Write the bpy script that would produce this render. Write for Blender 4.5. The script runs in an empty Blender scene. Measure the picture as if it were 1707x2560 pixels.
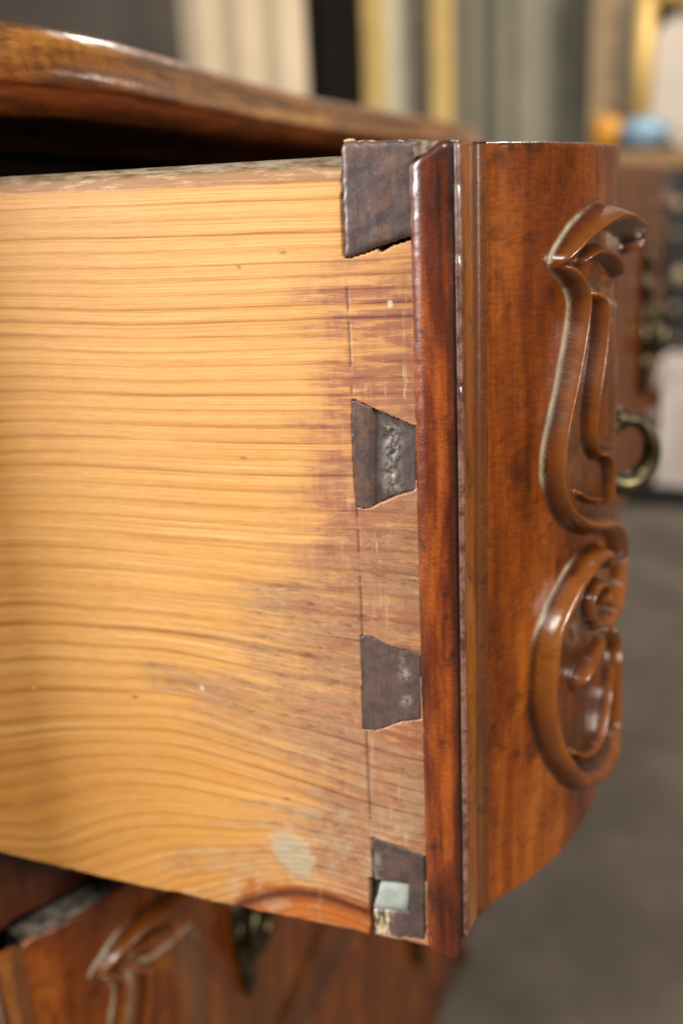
import bpy, math, random
import numpy as np
from mathutils import Matrix, Vector
random.seed(7); rng = np.random.default_rng(7)
SC = bpy.context.scene; COL = SC.collection

# ---------------------------------------------------------------- camera, world, lamps, exposure
F = 2560.0; PP = np.array([853.5, 1280.0])          # focal length and centre, in photograph pixels
R = np.array([[0.93430447, 0.3536209, -0.04502687],
              [0.06391412, -0.29043803, -0.9547569],
              [-0.35069951, 0.88915578, -0.29395892]])   # rows: right, down, forward
CAM = np.array([0.07301735, -0.23766328, -0.00707999])
cd = bpy.data.cameras.new('camera'); cam = bpy.data.objects.new('camera', cd); COL.objects.link(cam)
cam.matrix_world = Matrix(((R[0][0], -R[1][0], -R[2][0], CAM[0]), (R[0][1], -R[1][1], -R[2][1], CAM[1]),
                           (R[0][2], -R[1][2], -R[2][2], CAM[2]), (0, 0, 0, 1)))
cd.sensor_fit = 'VERTICAL'; cd.sensor_height = 36; cd.sensor_width = 24; cd.lens = 36.0
cd.clip_start = 0.01; cd.clip_end = 50
cd.dof.use_dof = True
cd.dof.focus_distance = float(R[2] @ (np.array([0.002, 0.0, -0.07]) - CAM))
cd.dof.aperture_fstop = 6.3
SC.camera = cam
w = bpy.data.worlds.new('World'); SC.world = w; w.use_nodes = True
w.node_tree.nodes['Background'].inputs[0].default_value = (1.0, 0.97, 0.93, 1)
w.node_tree.nodes['Background'].inputs[1].default_value = 0.09
SC.view_settings.view_transform = 'Standard'; SC.view_settings.look = 'None'
SC.view_settings.exposure = 0.0; SC.view_settings.gamma = 1.0
SC.cycles.max_bounces = 6; SC.cycles.use_denoising = True

def lamp(name, loc, target, sx, sy, power, color):
    l = bpy.data.lights.new(name, 'AREA'); l.shape = 'RECTANGLE'; l.size = sx; l.size_y = sy
    l.energy = power; l.color = color
    o = bpy.data.objects.new(name, l); COL.objects.link(o); o.location = loc
    o.rotation_euler = (Vector(target) - Vector(loc)).to_track_quat('-Z', 'Y').to_euler()
    return o
lamp('window_light', (-1.45, -0.85, 0.40), (0, 0, -0.05), 0.7, 0.75, 50, (0.93, 0.96, 1.0))
lamp('ceiling_light', (0.15, -1.3, 1.35), (0, 0, -0.1), 0.6, 0.4, 30, (1.0, 0.93, 0.82))
lamp('far_ceiling_light', (-0.12, 2.1, 1.45), (-0.1, 0.1, 0.0), 0.30, 0.30, 17, (1.0, 0.94, 0.86))

lamp('side_light', (1.5, -0.40, 0.45), (0, 0.1, -0.25), 0.4, 0.4, 30, (1.0, 0.94, 0.86))
lamp('room_light', (0.9, 1.6, 1.9), (0.5, 3.8, 0.3), 0.8, 0.8, 92, (1.0, 0.90, 0.76))

# ---------------------------------------------------------------- geometry helpers
def ray(px, py): return R.T @ np.array([px - PP[0], py - PP[1], F])
def on_y(px, py, y=0.0):
    r = ray(px, py); return CAM + (y - CAM[1]) / r[1] * r
def on_z(px, py, z):
    r = ray(px, py); return CAM + (z - CAM[2]) / r[2] * r
def project(X, Y, Z):
    q = np.stack([X - CAM[0], Y - CAM[1], Z - CAM[2]], -1) @ R.T
    return PP[0] + F * q[..., 0] / q[..., 2], PP[1] + F * q[..., 1] / q[..., 2]
def tag(o, label=None, cat=None, group=None, kind=None):
    if label: o['label'] = label
    if cat: o['category'] = cat
    if group: o['group'] = group
    if kind: o['kind'] = kind
    return o
def empty(name, loc):
    o = bpy.data.objects.new(name, None); COL.objects.link(o); o.location = loc; o.empty_display_size = 0.02
    return o
def link(name, me, mat, parent=None):
    o = bpy.data.objects.new(name, me); COL.objects.link(o); o.parent = parent
    if mat and not me.materials: me.materials.append(mat)
    return o
def world_loc(o):
    v = np.zeros(3)
    while o is not None: v = v + np.array(o.location); o = o.parent
    return v
def mesh(name, verts, faces, mat, parent=None, smooth=True, attrs=None, normals=None):
    v = np.asarray(verts, float) - (world_loc(parent) if parent else 0)
    me = bpy.data.meshes.new(name)
    if isinstance(faces, np.ndarray):
        n = len(faces); k = faces.shape[1]
        me.vertices.add(len(v)); me.vertices.foreach_set('co', v.astype(np.float32).ravel())
        me.loops.add(n * k); me.loops.foreach_set('vertex_index', faces.astype(np.int32).ravel())
        me.polygons.add(n)
        me.polygons.foreach_set('loop_start', np.arange(0, n * k, k, dtype=np.int32))
        me.update(calc_edges=True)
    else:
        me.from_pydata([tuple(p) for p in v], [], faces); me.update()
    if smooth: me.polygons.foreach_set('use_smooth', np.ones(len(me.polygons), bool))
    for k_, a in (attrs or {}).items():
        at = me.attributes.new(k_, 'FLOAT', 'POINT'); at.data.foreach_set('value', np.asarray(a, np.float32).ravel())
    if normals is not None: me.normals_split_custom_set_from_vertices([tuple(x) for x in normals])
    me.validate()
    return link(name, me, mat, parent)
def grid_faces(nu, nv, flip=False):
    i = np.arange(nu * nv).reshape(nu, nv)
    a, b, c, d = i[:-1, :-1], i[1:, :-1], i[1:, 1:], i[:-1, 1:]
    f = np.stack([a, b, c, d], -1).reshape(-1, 4)
    return f[:, ::-1].copy() if flip else f
def box_vf(x0, x1, y0, y1, z0, z1):
    v = [(x, y, z) for x in (x0, x1) for y in (y0, y1) for z in (z0, z1)]
    f = [(0, 1, 3, 2), (4, 6, 7, 5), (0, 4, 5, 1), (2, 3, 7, 6), (0, 2, 6, 4), (1, 5, 7, 3)]
    return v, f
def box(name, b, mat, parent=None, bevel=0.0):
    v, f = box_vf(*b); o = mesh(name, v, f, mat, parent, smooth=False)
    if bevel:
        m = o.modifiers.new('bevel', 'BEVEL'); m.width = bevel; m.segments = 2
    return o
def tube(path, radii, n=10, closed=False):
    P = np.asarray(path, float); m = len(P)
    T = np.gradient(P, axis=0) if not closed else (np.roll(P, -1, 0) - np.roll(P, 1, 0))
    T /= np.linalg.norm(T, axis=1)[:, None] + 1e-12
    V = []
    up = np.array([0.3, 1, 0.2])
    for i in range(m):
        a = np.cross(T[i], up); a /= np.linalg.norm(a); b = np.cross(T[i], a)
        r = radii if np.isscalar(radii) else radii[i]
        for k in range(n):
            t = 2 * math.pi * k / n; V.append(P[i] + r * (a * math.cos(t) + b * math.sin(t)))
    fs = []
    for i in range(m if closed else m - 1):
        for k in range(n):
            j = (i + 1) % m; k2 = (k + 1) % n
            fs.append((i * n + k, i * n + k2, j * n + k2, j * n + k))
    if not closed: fs += [tuple(range(n))[::-1], tuple((m - 1) * n + k for k in range(n))]
    return V, fs
def ellipsoid(c, r, nu=14, nv=10, wob=0.0):
    V = []; fs = []
    for i in range(nv + 1):
        th = math.pi * i / nv
        for k in range(nu):
            ph = 2 * math.pi * k / nu; q = 1 + wob * math.sin(3 * ph + 2 * th)
            V.append((c[0] + r[0] * q * math.sin(th) * math.cos(ph), c[1] + r[1] * q * math.sin(th) * math.sin(ph), c[2] + r[2] * math.cos(th)))
    for i in range(nv):
        for k in range(nu):
            fs.append((i * nu + k, (i + 1) * nu + k, (i + 1) * nu + (k + 1) % nu, i * nu + (k + 1) % nu))
    return V, fs
def join(parts):
    V = []; fs = []
    for v, f in parts:
        n = len(V); V += [tuple(p) for p in v]; fs += [tuple(i + n for i in q) for q in f]
    return V, fs
def smooth01(x, a, b):
    t = np.clip((x - a) / (b - a), 0, 1); return t * t * (3 - 2 * t)
def seg_dist(X, Y, ax, ay, bx, by):
    dx, dy = bx - ax, by - ay; L = dx * dx + dy * dy + 1e-18
    t = np.clip(((X - ax) * dx + (Y - ay) * dy) / L, 0, 1)
    return np.hypot(X - ax - t * dx, Y - ay - t * dy), t
def poly_sd(X, Y, P):
    """signed distance, positive inside"""
    d = np.full(X.shape, 1e9); ins = np.zeros(X.shape, bool); n = len(P)
    for i in range(n):
        ax, ay = P[i]; bx, by = P[(i + 1) % n]
        d = np.minimum(d, seg_dist(X, Y, ax, ay, bx, by)[0])
        if ay != by:
            c = ((ay > Y) != (by > Y)) & (X < (bx - ax) * (Y - ay) / (by - ay) + ax); ins ^= c
    return np.where(ins, d, -d)
def value_noise(X, Y, seed=0):
    r = np.random.default_rng(seed); T = r.random((256, 256))
    xi = np.floor(X).astype(int); yi = np.floor(Y).astype(int); fx = X - xi; fy = Y - yi
    fx = fx * fx * (3 - 2 * fx); fy = fy * fy * (3 - 2 * fy)
    g_ = lambda a, b: T[a % 256, b % 256]
    return (g_(xi, yi) * (1 - fx) + g_(xi + 1, yi) * fx) * (1 - fy) + (g_(xi, yi + 1) * (1 - fx) + g_(xi + 1, yi + 1) * fx) * fy
def fbm(X, Y, seed=0, o=3): return sum(value_noise(X * 2 ** k, Y * 2 ** k, seed + k) / 2 ** k for k in range(o)) / sum(1 / 2 ** k for k in range(o))

# ---------------------------------------------------------------- material helper
class NT:
    def __init__(s, name):
        s.m = bpy.data.materials.new(name); s.m.use_nodes = True; s.t = s.m.node_tree
        s.b = s.t.nodes['Principled BSDF']
    def n(s, typ, **kw):
        nd = s.t.nodes.new(typ)
        for k, v in kw.items():
            if k.startswith('i_'): s.inp(nd, int(k[2:]) if k[2:].isdigit() else k[2:].replace('_', ' '), v)
            else: setattr(nd, k, v)
        return nd
    def inp(s, nd, key, v):
        if hasattr(v, 'is_output') or isinstance(v, bpy.types.NodeSocket): s.t.links.new(v, nd.inputs[key])
        else: nd.inputs[key].default_value = v
    def math(s, op, a, b=0.0, c=0.0):
        nd = s.n('ShaderNodeMath', operation=op); s.inp(nd, 0, a); s.inp(nd, 1, b); s.inp(nd, 2, c); return nd.outputs[0]
    def mix(s, f, a, b, mode='MIX'):
        nd = s.n('ShaderNodeMix', data_type='RGBA', blend_type=mode)
        s.inp(nd, 0, f)
        for key, v in ((6, a), (7, b)):
            s.inp(nd, key, (v[0], v[1], v[2], 1) if isinstance(v, tuple) else v)
        return nd.outputs[2]
    def ramp(s, f, stops, interp='EASE'):
        nd = s.n('ShaderNodeValToRGB'); s.inp(nd, 0, f); cr = nd.color_ramp; cr.interpolation = interp
        while len(cr.elements) < len(stops): cr.elements.new(0.5)
        for e, (p, c) in zip(cr.elements, stops):
            e.position = p; e.color = (c, c, c, 1) if not isinstance(c, tuple) else (c[0], c[1], c[2], 1)
        return nd.outputs[0]
    def attr(s, name): return s.n('ShaderNodeAttribute', attribute_name=name).outputs['Fac']
    def coords(s, sc=(1, 1, 1), rot=(0, 0, 0)):
        tc = s.n('ShaderNodeTexCoord'); mp = s.n('ShaderNodeMapping')
        s.inp(mp, 'Vector', tc.outputs['Object']); mp.inputs['Scale'].default_value = sc; mp.inputs['Rotation'].default_value = rot
        return mp.outputs[0]
    def noise(s, vec, scale, detail=4, rough=0.55, dist=0.0):
        nd = s.n('ShaderNodeTexNoise'); s.inp(nd, 'Vector', vec)
        nd.inputs['Scale'].default_value = scale; nd.inputs['Detail'].default_value = detail
        nd.inputs['Roughness'].default_value = rough; nd.inputs['Distortion'].default_value = dist
        return nd.outputs['Fac']
    def bump(s, h, strength, dist=0.001):
        nd = s.n('ShaderNodeBump'); nd.inputs['Strength'].default_value = strength; nd.inputs['Distance'].default_value = dist
        s.inp(nd, 'Height', h); s.inp(s.b, 'Normal', nd.outputs[0]); return nd
    def set(s, **kw):
        for k, v in kw.items(): s.inp(s.b, k.replace('_', ' '), v)
        return s.m

def walnut(name, lo, mid, hi, rough=0.3, coat=0.5, dark_amt=0.5, stretch=(1, 1, 0.35), dusty=False, bump=0.20, streak=1.0):
    m = NT(name); c = m.coords(stretch); c1 = m.coords((1, 1, 1))
    n1 = m.noise(c, 34, 6, 0.62, 0.5); n2 = m.noise(m.coords((1, 1, 0.06)), 260, 4, 0.6); n3 = m.noise(c1, 95, 5, 0.65, 0.6)
    n4 = m.noise(m.coords((0.35, 0.35, 2.2)), 700, 3, 0.6)
    v = m.math('ADD', m.math('MULTIPLY', n1, 0.75), m.math('MULTIPLY', n2, 0.25 * streak))
    col = m.ramp(v, [(0.30, lo), (0.5, mid), (0.68, hi)], 'LINEAR')
    dk = m.ramp(n3, [(0.5, 0.0), (0.72, 1.0)])
    col = m.mix(m.math('MULTIPLY', dk, dark_amt), col, tuple(x * 0.22 for x in lo))
    fine = m.ramp(n4, [(0.35, 0.82), (0.65, 1.12)])
    col = m.mix(1.0, col, fine, 'MULTIPLY')
    rg = m.math('ADD', rough - 0.08, m.math('MULTIPLY', n3, 0.16))
    if dusty:
        du = m.attr('dust'); dn = m.ramp(m.noise(c1, 160, 4, 0.6), [(0.38, 0.0), (0.52, 1.0)])
        dk_ = m.attr('grime_shade')
        col = m.mix(m.math('MULTIPLY', m.attr('wear_crest_light'), 0.6), col, m.mix(n1, (0.20, 0.045, 0.006), (0.50, 0.17, 0.022)))  # lightens the carved crests: their highlight is put into the colour
        col = m.mix(m.math('MULTIPLY', dk_, 0.9), col, (0.018, 0.010, 0.007))  # grime colour that also carries the painted shade of the carving
        f = m.math('MULTIPLY', du, m.math('ADD', 0.55, m.math('MULTIPLY', dn, 0.45)))
        col = m.mix(f, col, (0.37, 0.31, 0.20)); rg = m.math('ADD', rg, m.math('MULTIPLY', f, 0.45))
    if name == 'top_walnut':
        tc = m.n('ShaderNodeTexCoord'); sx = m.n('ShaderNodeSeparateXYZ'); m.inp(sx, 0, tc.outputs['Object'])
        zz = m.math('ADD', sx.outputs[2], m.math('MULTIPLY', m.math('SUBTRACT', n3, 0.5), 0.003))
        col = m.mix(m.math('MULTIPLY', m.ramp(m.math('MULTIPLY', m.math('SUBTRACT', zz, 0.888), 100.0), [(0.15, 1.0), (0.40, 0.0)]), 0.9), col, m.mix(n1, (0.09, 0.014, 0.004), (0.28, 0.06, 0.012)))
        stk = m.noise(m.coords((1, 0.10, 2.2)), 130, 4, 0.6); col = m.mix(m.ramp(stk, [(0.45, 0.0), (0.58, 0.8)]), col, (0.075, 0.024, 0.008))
        rg = m.math('ADD', rg, m.math('MULTIPLY', stk, 0.12))
    hb = m.math('ADD', m.math('MULTIPLY', n3, 0.5), m.math('MULTIPLY', n4, 0.25))
    m.bump(hb, bump, 0.0006)
    m.set(Base_Color=col, Roughness=rg); m.b.inputs['Coat Weight'].default_value = coat * 0.6
    m.b.inputs['Coat Roughness'].default_value = 0.16; m.b.inputs['Specular IOR Level'].default_value = 0.5
    return m.m

M_face = walnut('figured_walnut', (0.032, 0.005, 0.001), (0.170, 0.036, 0.003), (0.37, 0.105, 0.010), rough=0.27, coat=0.3, dusty=True, dark_amt=0.6)
M_lip = walnut('red_brown_walnut', (0.030, 0.005, 0.002), (0.125, 0.022, 0.004), (0.27, 0.065, 0.010), rough=0.25, coat=0.7, bump=0.35, dark_amt=0.8)
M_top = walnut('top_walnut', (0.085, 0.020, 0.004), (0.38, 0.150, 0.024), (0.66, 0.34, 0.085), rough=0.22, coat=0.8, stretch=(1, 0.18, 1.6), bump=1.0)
M_case = walnut('case_walnut', (0.03, 0.006, 0.002), (0.11, 0.025, 0.005), (0.20, 0.06, 0.012), rough=0.35)
def plain(name, col, rough=0.7, metal=0.0, var=0.25, scale=30):
    m = NT(name); n = m.noise(m.coords(), scale, 4)
    c = m.mix(m.ramp(n, [(0.3, 0.0), (0.7, 1.0)]), tuple(x * (1 - var) for x in col), tuple(min(1, x * (1 + var)) for x in col))
    m.set(Base_Color=c, Roughness=rough, Metallic=metal); m.bump(n, 0.2, 0.001); return m.m
M_inside = plain('cavity_shade_wood', (0.010, 0.006, 0.004), 1.0); M_inside.node_tree.nodes['Principled BSDF'].inputs['Specular IOR Level'].default_value = 0.05  # near black and almost glossless: the cavity's darkness is put into the colour
M_brass = plain('aged_brass', (0.085, 0.068, 0.036), 0.36, 0.9, 0.6, 120)
M_putty = None

# ================================================================= SERPENTINE FRONT CURVE
KY = np.array([.0125, .0155, .0195, .0267, .0345, .045, .0574, .07, .083, .095, .113, .13, .17, .20, .25, .32, .40, .50, .55, .59, .625, .655, .677, .690])
KX = np.array([.0150, .0164, .0190, .0234, .0270, .0309, .0341, .0362, .0373, .0366, .0345, .031, .023, .0175, .012, .009, .009, .0105, .012, .0125, .0110, .005, -.004, -.012])
def curve_smooth(ky, kx, n=1400):
    y = np.linspace(ky[0], ky[-1], n)
    m = np.gradient(kx, ky); i = np.clip(np.searchsorted(ky, y, side='right') - 1, 0, len(ky) - 2)
    h = ky[i + 1] - ky[i]; t = (y - ky[i]) / h
    x = (2 * t**3 - 3 * t**2 + 1) * kx[i] + (t**3 - 2 * t**2 + t) * h * m[i] + (-2 * t**3 + 3 * t**2) * kx[i + 1] + (t**3 - t**2) * h * m[i + 1]
    return y, x
CY, CX = curve_smooth(KY, KX)
CS = np.concatenate([[0], np.cumsum(np.hypot(np.diff(CY), np.diff(CX)))])
TX, TY = np.gradient(CX, CS), np.gradient(CY, CS); L_ = np.hypot(TX, TY); TX /= L_; TY /= L_
NX, NY = TY, -TX                                   # outward normal in plan
Z_TOP, Z_BOT = 0.0037, -0.2093
def px_to_sz(px, py, h):
    r = ray(px, py); m = CS < 0.135
    qx, qy = CX[m] + h * NX[m] - CAM[0], CY[m] + h * NY[m] - CAM[1]
    cr = qx * r[1] - qy * r[0]; sg = np.where(cr[:-1] * cr[1:] <= 0)[0]
    i = sg[0] if len(sg) else int(np.argmax(cr))
    k = (qx[i] * r[0] + qy[i] * r[1]) / (r[0] ** 2 + r[1] ** 2)
    return CS[m][i], CAM[2] + k * r[2]
def densify(P, n=7):
    P = np.asarray(P, float); Q = np.vstack([2 * P[0] - P[1], P, 2 * P[-1] - P[-2]]); out = []
    for i in range(1, len(Q) - 2):
        for t in np.linspace(0, 1, n, endpoint=False):
            a, b, c, d = Q[i - 1], Q[i], Q[i + 1], Q[i + 2]
            out.append(0.5 * (2 * b + (c - a) * t + (2 * a - 5 * b + 4 * c - d) * t * t + (3 * b - a - 3 * c + d) * t**3))
    out.append(P[-1]); return np.array(out)

# carving strokes traced on the piece, (x, y, height mm, half width mm)
RIDGES = [
    # leaf arm sweeping up from the tip and hooking over
    [(1388,664,1.5,1.6),(1410,648,3.2,2.6),(1436,620,4.2,3.0),(1462,588,4.8,3.2),(1503,553,5.6,3.4),(1541,537,6.4,3.6),(1574,553,6.8,3.6),(1590,586,6.6,3.2),(1582,618,5.6,2.6)],
    # inner curl under the hook
    [(1452,655,2.6,1.8),(1470,640,3.6,2.0),(1490,628,4.0,2.0),(1518,634,4.4,2.0),(1537,655,4.4,2.0),(1546,682,3.8,2.0)],
    # long rim of the cartouche, from the tip down and round
    [(1388,664,1.5,1.5),(1422,672,3.2,2.6),(1448,700,4.0,3.0),(1460,745,4.2,2.9),(1458,800,4.2,2.8),(1449,850,4.2,2.8),(1434,940,4.2,2.8),(1415,1035,4.2,2.8),(1399,1108,4.2,2.9),(1394,1170,4.2,3.0),(1402,1228,4.2,3.1),(1424,1278,4.3,3.2),(1456,1305,4.4,3.2),(1492,1314,4.6,3.2),(1526,1312,4.8,3.2),(1545,1335,5.0,3.0),(1549,1394,5.2,2.6),(1543,1471,5.2,2.6),(1532,1528,5.0,2.6),(1512,1558,4.6,2.4),(1488,1560,4.2,2.2)],
    # second, flatter ridge inside the cartouche
    [(1487,735,3.6,1.6),(1504,762,4.4,2.4),(1503,830,4.6,2.4),(1494,903,4.6,2.3),(1484,980,4.6,2.2),(1477,1050,4.4,2.0),(1478,1105,4.2,1.7),(1490,1134,4.0,1.6),(1512,1140,4.0,1.6),(1523,1174,4.0,1.6),(1524,1250,4.0,1.6)],
    [(1446,1232,2.6,1.4),(1470,1246,2.8,1.4),(1500,1250,2.8,1.4)],
    # big C scroll below
    [(1529,1408,4.4,2.0),(1512,1385,4.8,2.6),(1482,1405,4.8,3.0),(1450,1450,4.8,3.3),(1422,1502,4.8,3.5),(1397,1556,4.8,3.7),(1382,1607,4.8,3.9),(1374,1665,4.8,4.0),(1370,1742,4.8,4.1),(1375,1800,4.8,4.0),(1390,1858,4.8,3.8),(1413,1906,4.8,3.6),(1444,1942,4.8,3.5),(1474,1950,4.8,3.4),(1503,1928,4.8,3.2),(1525,1882,4.8,3.0),(1540,1819,4.8,2.8),(1547,1742,4.8,2.6),(1548,1665,4.6,2.4),(1541,1607,4.2,2.2),(1528,1575,3.4,2.0)],
    # volute curl and its eye
    [(1488,1560,3.8,2.2),(1472,1530,3.4,2.2),(1476,1492,3.6,2.2),(1496,1462,4.0,2.2),(1514,1470,4.2,2.0),(1512,1500,4.2,2.0)],
    # inner leaf of the C scroll
    [(1432,1880,2.2,1.6),(1462,1888,3.0,1.8),(1490,1862,3.4,1.9),(1506,1800,3.6,1.9),(1517,1730,3.6,1.9),(1524,1670,3.2,1.8)],
    [(1440,1712,2.6,2.6),(1452,1700,4.2,3.4),(1470,1668,4.6,3.6),(1488,1636,4.2,3.0),(1500,1605,3.4,2.2)],
]
PLATEAUS = [  # outline in pixels, height mm, edge softness mm
    ([(1400,664),(1450,600),(1500,560),(1560,550),(1588,590),(1575,640),(1548,690),(1530,720),(1470,700)], 1.2, 2.0),
    ([(1462,700),(1500,740),(1545,760),(1548,900),(1545,1290),(1440,1290),(1402,1200),(1420,1060),(1450,860)], 1.0, 2.0),
    ([(1507,770),(1542,790),(1542,1130),(1484,1120),(1484,1000)], 3.0, 1.5),
    ([(1505,1390),(1548,1420),(1550,1900),(1470,1945),(1395,1850),(1378,1700),(1400,1570),(1450,1460)], 0.9, 2.0),
]
HOLLOWS = [
    [(1520,590,1.0,3.0),(1558,590,1.4,3.0),(1570,610,1.0,2.5)],
    [(1505,655,1.6,1.6),(1525,668,1.8,1.7)],
    [(1430,1580,1.2,2.2),(1440,1600,1.2,2.0)],
    [(1428,1740,1.2,2.4),(1440,1770,1.2,2.2)],
]
def carve_height(S, Z):
    H = np.zeros(S.shape)
    def each(st, fn):
        P = densify([(*px_to_sz(a, b, h * 1e-3 * 0.8), h * 1e-3, w_ * 1e-3) for a, b, h, w_ in st])
        for p, q in zip(P[:-1], P[1:]):
            r = max(p[3], q[3]) * 2.2
            m = (S > min(p[0], q[0]) - r) & (S < max(p[0], q[0]) + r) & (Z > min(p[1], q[1]) - r) & (Z < max(p[1], q[1]) + r)
            if m.any():
                d, t = seg_dist(S[m], Z[m], p[0], p[1], q[0], q[1]); fn(m, d, p[2] + (q[2] - p[2]) * t, p[3] + (q[3] - p[3]) * t)
    for P, h, e in PLATEAUS:
        Q = [px_to_sz(a, b, h * 1e-3) for a, b in P]
        H = np.maximum(H, h * 1e-3 * smooth01(poly_sd(S, Z, Q), -e * 0.3e-3, e * 1e-3))
    D = np.zeros(S.shape)
    def valley(m, d, h, w_): D[m] = np.maximum(D[m], h * np.exp(-(d / w_) ** 2))
    for st in HOLLOWS: each(st, valley)
    H = np.clip(H - D, 0, None)
    for i_, st in enumerate(RIDGES):
        ex = 2.4 if i_ in (5, 6) else 1.5; fw = 1.04 if i_ == 5 else 0.95
        def ridge(m, d, h, w_): H[m] = np.maximum(H[m], h * 1.38 * np.clip(1 - (np.clip(d / (w_ * fw), 0, 1)) ** ex, 0, 1))
        each(st, ridge)
    return H
def blur(A, n=1):
    for _ in range(n):
        P = np.pad(A, 1, mode='edge')
        A = (P[:-2, 1:-1] + P[2:, 1:-1] + P[1:-1, :-2] + P[1:-1, 2:] + 2 * A) / 6
    return A

M_ledge = plain('dusty_top_edge', (0.16, 0.135, 0.11), 0.85, 0, 0.75, 160)
def build_front(parent):
    step = 0.00034; S_end = CS[-1]; S1 = 0.128; S2 = S_end - 0.115
    s = np.concatenate([np.arange(0, S1, step), np.linspace(S1, S2, 90), np.arange(S2 + 0.0012, S_end, 0.0012), [S_end]])
    z = np.arange(Z_BOT, Z_TOP, step); z = np.append(z, Z_TOP)
    S, Z = np.meshgrid(s, z, indexing='ij')
    H = np.zeros(S.shape)
    near = s < S1; far = s > S2
    H[near] = blur(carve_height(S[near], Z[near]), 2)
    H[far] = carve_height(S_end - S[far], Z[far])
    M = (H > 0.00025).astype(float); Mb = M.copy(); cov = smooth01(H, 0.0, 0.0012)
    Mb[near] = blur(cov[near], 30); soft = blur(cov[near], 90)
    dust = np.zeros(S.shape); grime_shade = np.zeros(S.shape)
    band = np.clip((Mb - 0.06) * 2.6, 0, 1) * (1 - cov)
    PXs, PYs = project(np.interp(S, CS, CX), np.interp(S, CS, CY), Z)
    wd = smooth01(PYs, 500, 560) * (1 - smooth01(PYs, 1180, 1240)) + 0.7 * smooth01(PYs, 1380, 1420) * (1 - smooth01(PYs, 1560, 1640))
    wd = wd * (1 - smooth01(np.abs(PYs - 685), 10, 40) * 0 - 0.8 * (np.abs(PYs - 690) < 30))
    wob = fbm(S * 400, Z * 260, 3)
    dust = np.clip(band * wd * (0.5 + wob), 0, 1)
    grime_shade = np.clip(Mb * 2.0 * (1 - cov * .7), 0, 1) * (0.45 + 0.5 * wob)
    grime_shade[near] = np.maximum(grime_shade[near], np.clip(soft - 0.12, 0, 1) * 0.8 * (1 - cov[near]) * wob[near])
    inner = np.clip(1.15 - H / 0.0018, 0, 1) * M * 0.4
    grime_shade = np.maximum(grime_shade, inner)  # crevice darkness between the ridges is painted in as well
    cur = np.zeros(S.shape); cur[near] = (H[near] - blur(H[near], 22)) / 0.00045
    wear_crest_light = np.clip(cur, 0, 1) * (cov > .2); grime_shade = np.clip(np.maximum(grime_shade, np.clip(-cur * 1.1 - 0.1, 0, 1) * (0.5 + 0.5 * cov) * (0.6 + .5 * wob)), 0, 1)  # curvature shading in colour: crests lighter, creases and outer walls darker
    # worn rounded top and bottom arris
    r = 0.0010 + 0.0005 * fbm(S * 90, Z * 0, 15); dz = np.clip(Z - (Z_TOP - r), 0, r); edge = r - np.sqrt(np.clip(r * r - dz * dz, 0, None))
    r2 = 0.0012; dz = np.clip((Z_BOT + r2) - Z, 0, r2); edge += r2 - np.sqrt(np.clip(r2 * r2 - dz * dz, 0, None))
    und = (fbm(S * 60, Z * 60, 11) - 0.5) * 0.0005 + (fbm(S * 500, Z * 500, 12) - 0.5) * 0.0005 * smooth01(Z, Z_TOP - .0022, Z_TOP - .0004)
    tool = (fbm(S * 700 + Z * 300, Z * 420, 17) - 0.5) * 0.00010 * (cov > .5) * near[:, None]
    O = H - edge + und + tool
    cx, cy, nx, ny = (np.interp(S, CS, a) for a in (CX, CY, NX, NY))
    X, Y = cx + O * nx, cy + O * ny
    P = np.stack([X, Y, Z], -1)
    du = np.gradient(P, axis=0); dv = np.gradient(P, axis=1); N = np.cross(du, dv); N /= np.linalg.norm(N, axis=-1)[..., None] + 1e-12
    N[N[..., 0] * nx + N[..., 1] * ny < 0] *= -1
    faces = grid_faces(*S.shape); fm = M.ravel()[faces].max(1) > 0; fs = S.ravel()[faces].mean(1)
    V = P.reshape(-1, 3); NN = N.reshape(-1, 3)
    def sub(name, sel, mat, par):
        f = faces[sel]; idx, inv = np.unique(f.ravel(), return_inverse=True)
        return mesh(name, V[idx], inv.reshape(f.shape), mat, par, True,
                    {'dust': dust.ravel()[idx], 'grime_shade': grime_shade.ravel()[idx], 'wear_crest_light': wear_crest_light.ravel()[idx]}, NN[idx])
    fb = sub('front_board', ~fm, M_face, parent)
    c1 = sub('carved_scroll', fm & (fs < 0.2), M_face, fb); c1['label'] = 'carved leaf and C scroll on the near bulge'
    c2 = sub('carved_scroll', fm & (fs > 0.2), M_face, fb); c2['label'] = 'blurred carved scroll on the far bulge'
    # thickness: back, top and bottom edges
    t = 0.019; k = np.linspace(0, S_end, 160); bx = np.interp(k, CS, CX); by = np.interp(k, CS, CY); bnx = np.interp(k, CS, NX); bny = np.interp(k, CS, NY)
    rows = []
    for off, zz in ((-0.0014, Z_TOP), (-t, Z_TOP), (-t, Z_BOT), (-r2, Z_BOT)):
        rows.append(np.stack([bx + off * bnx, np.clip(by + off * bny, 0.004, 0.69), np.full(len(k), zz)], -1))
    A = np.array(rows); f = grid_faces(4, len(k)); n = len(k)
    end = np.array([[0, n, 2 * n, 3 * n], [n - 1, 4 * n - 1, 3 * n - 1, 2 * n - 1]])
    o = mesh('front_core', A.reshape(-1, 3), np.vstack([f, end]), M_ledge, fb, False)
    return fb

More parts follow.
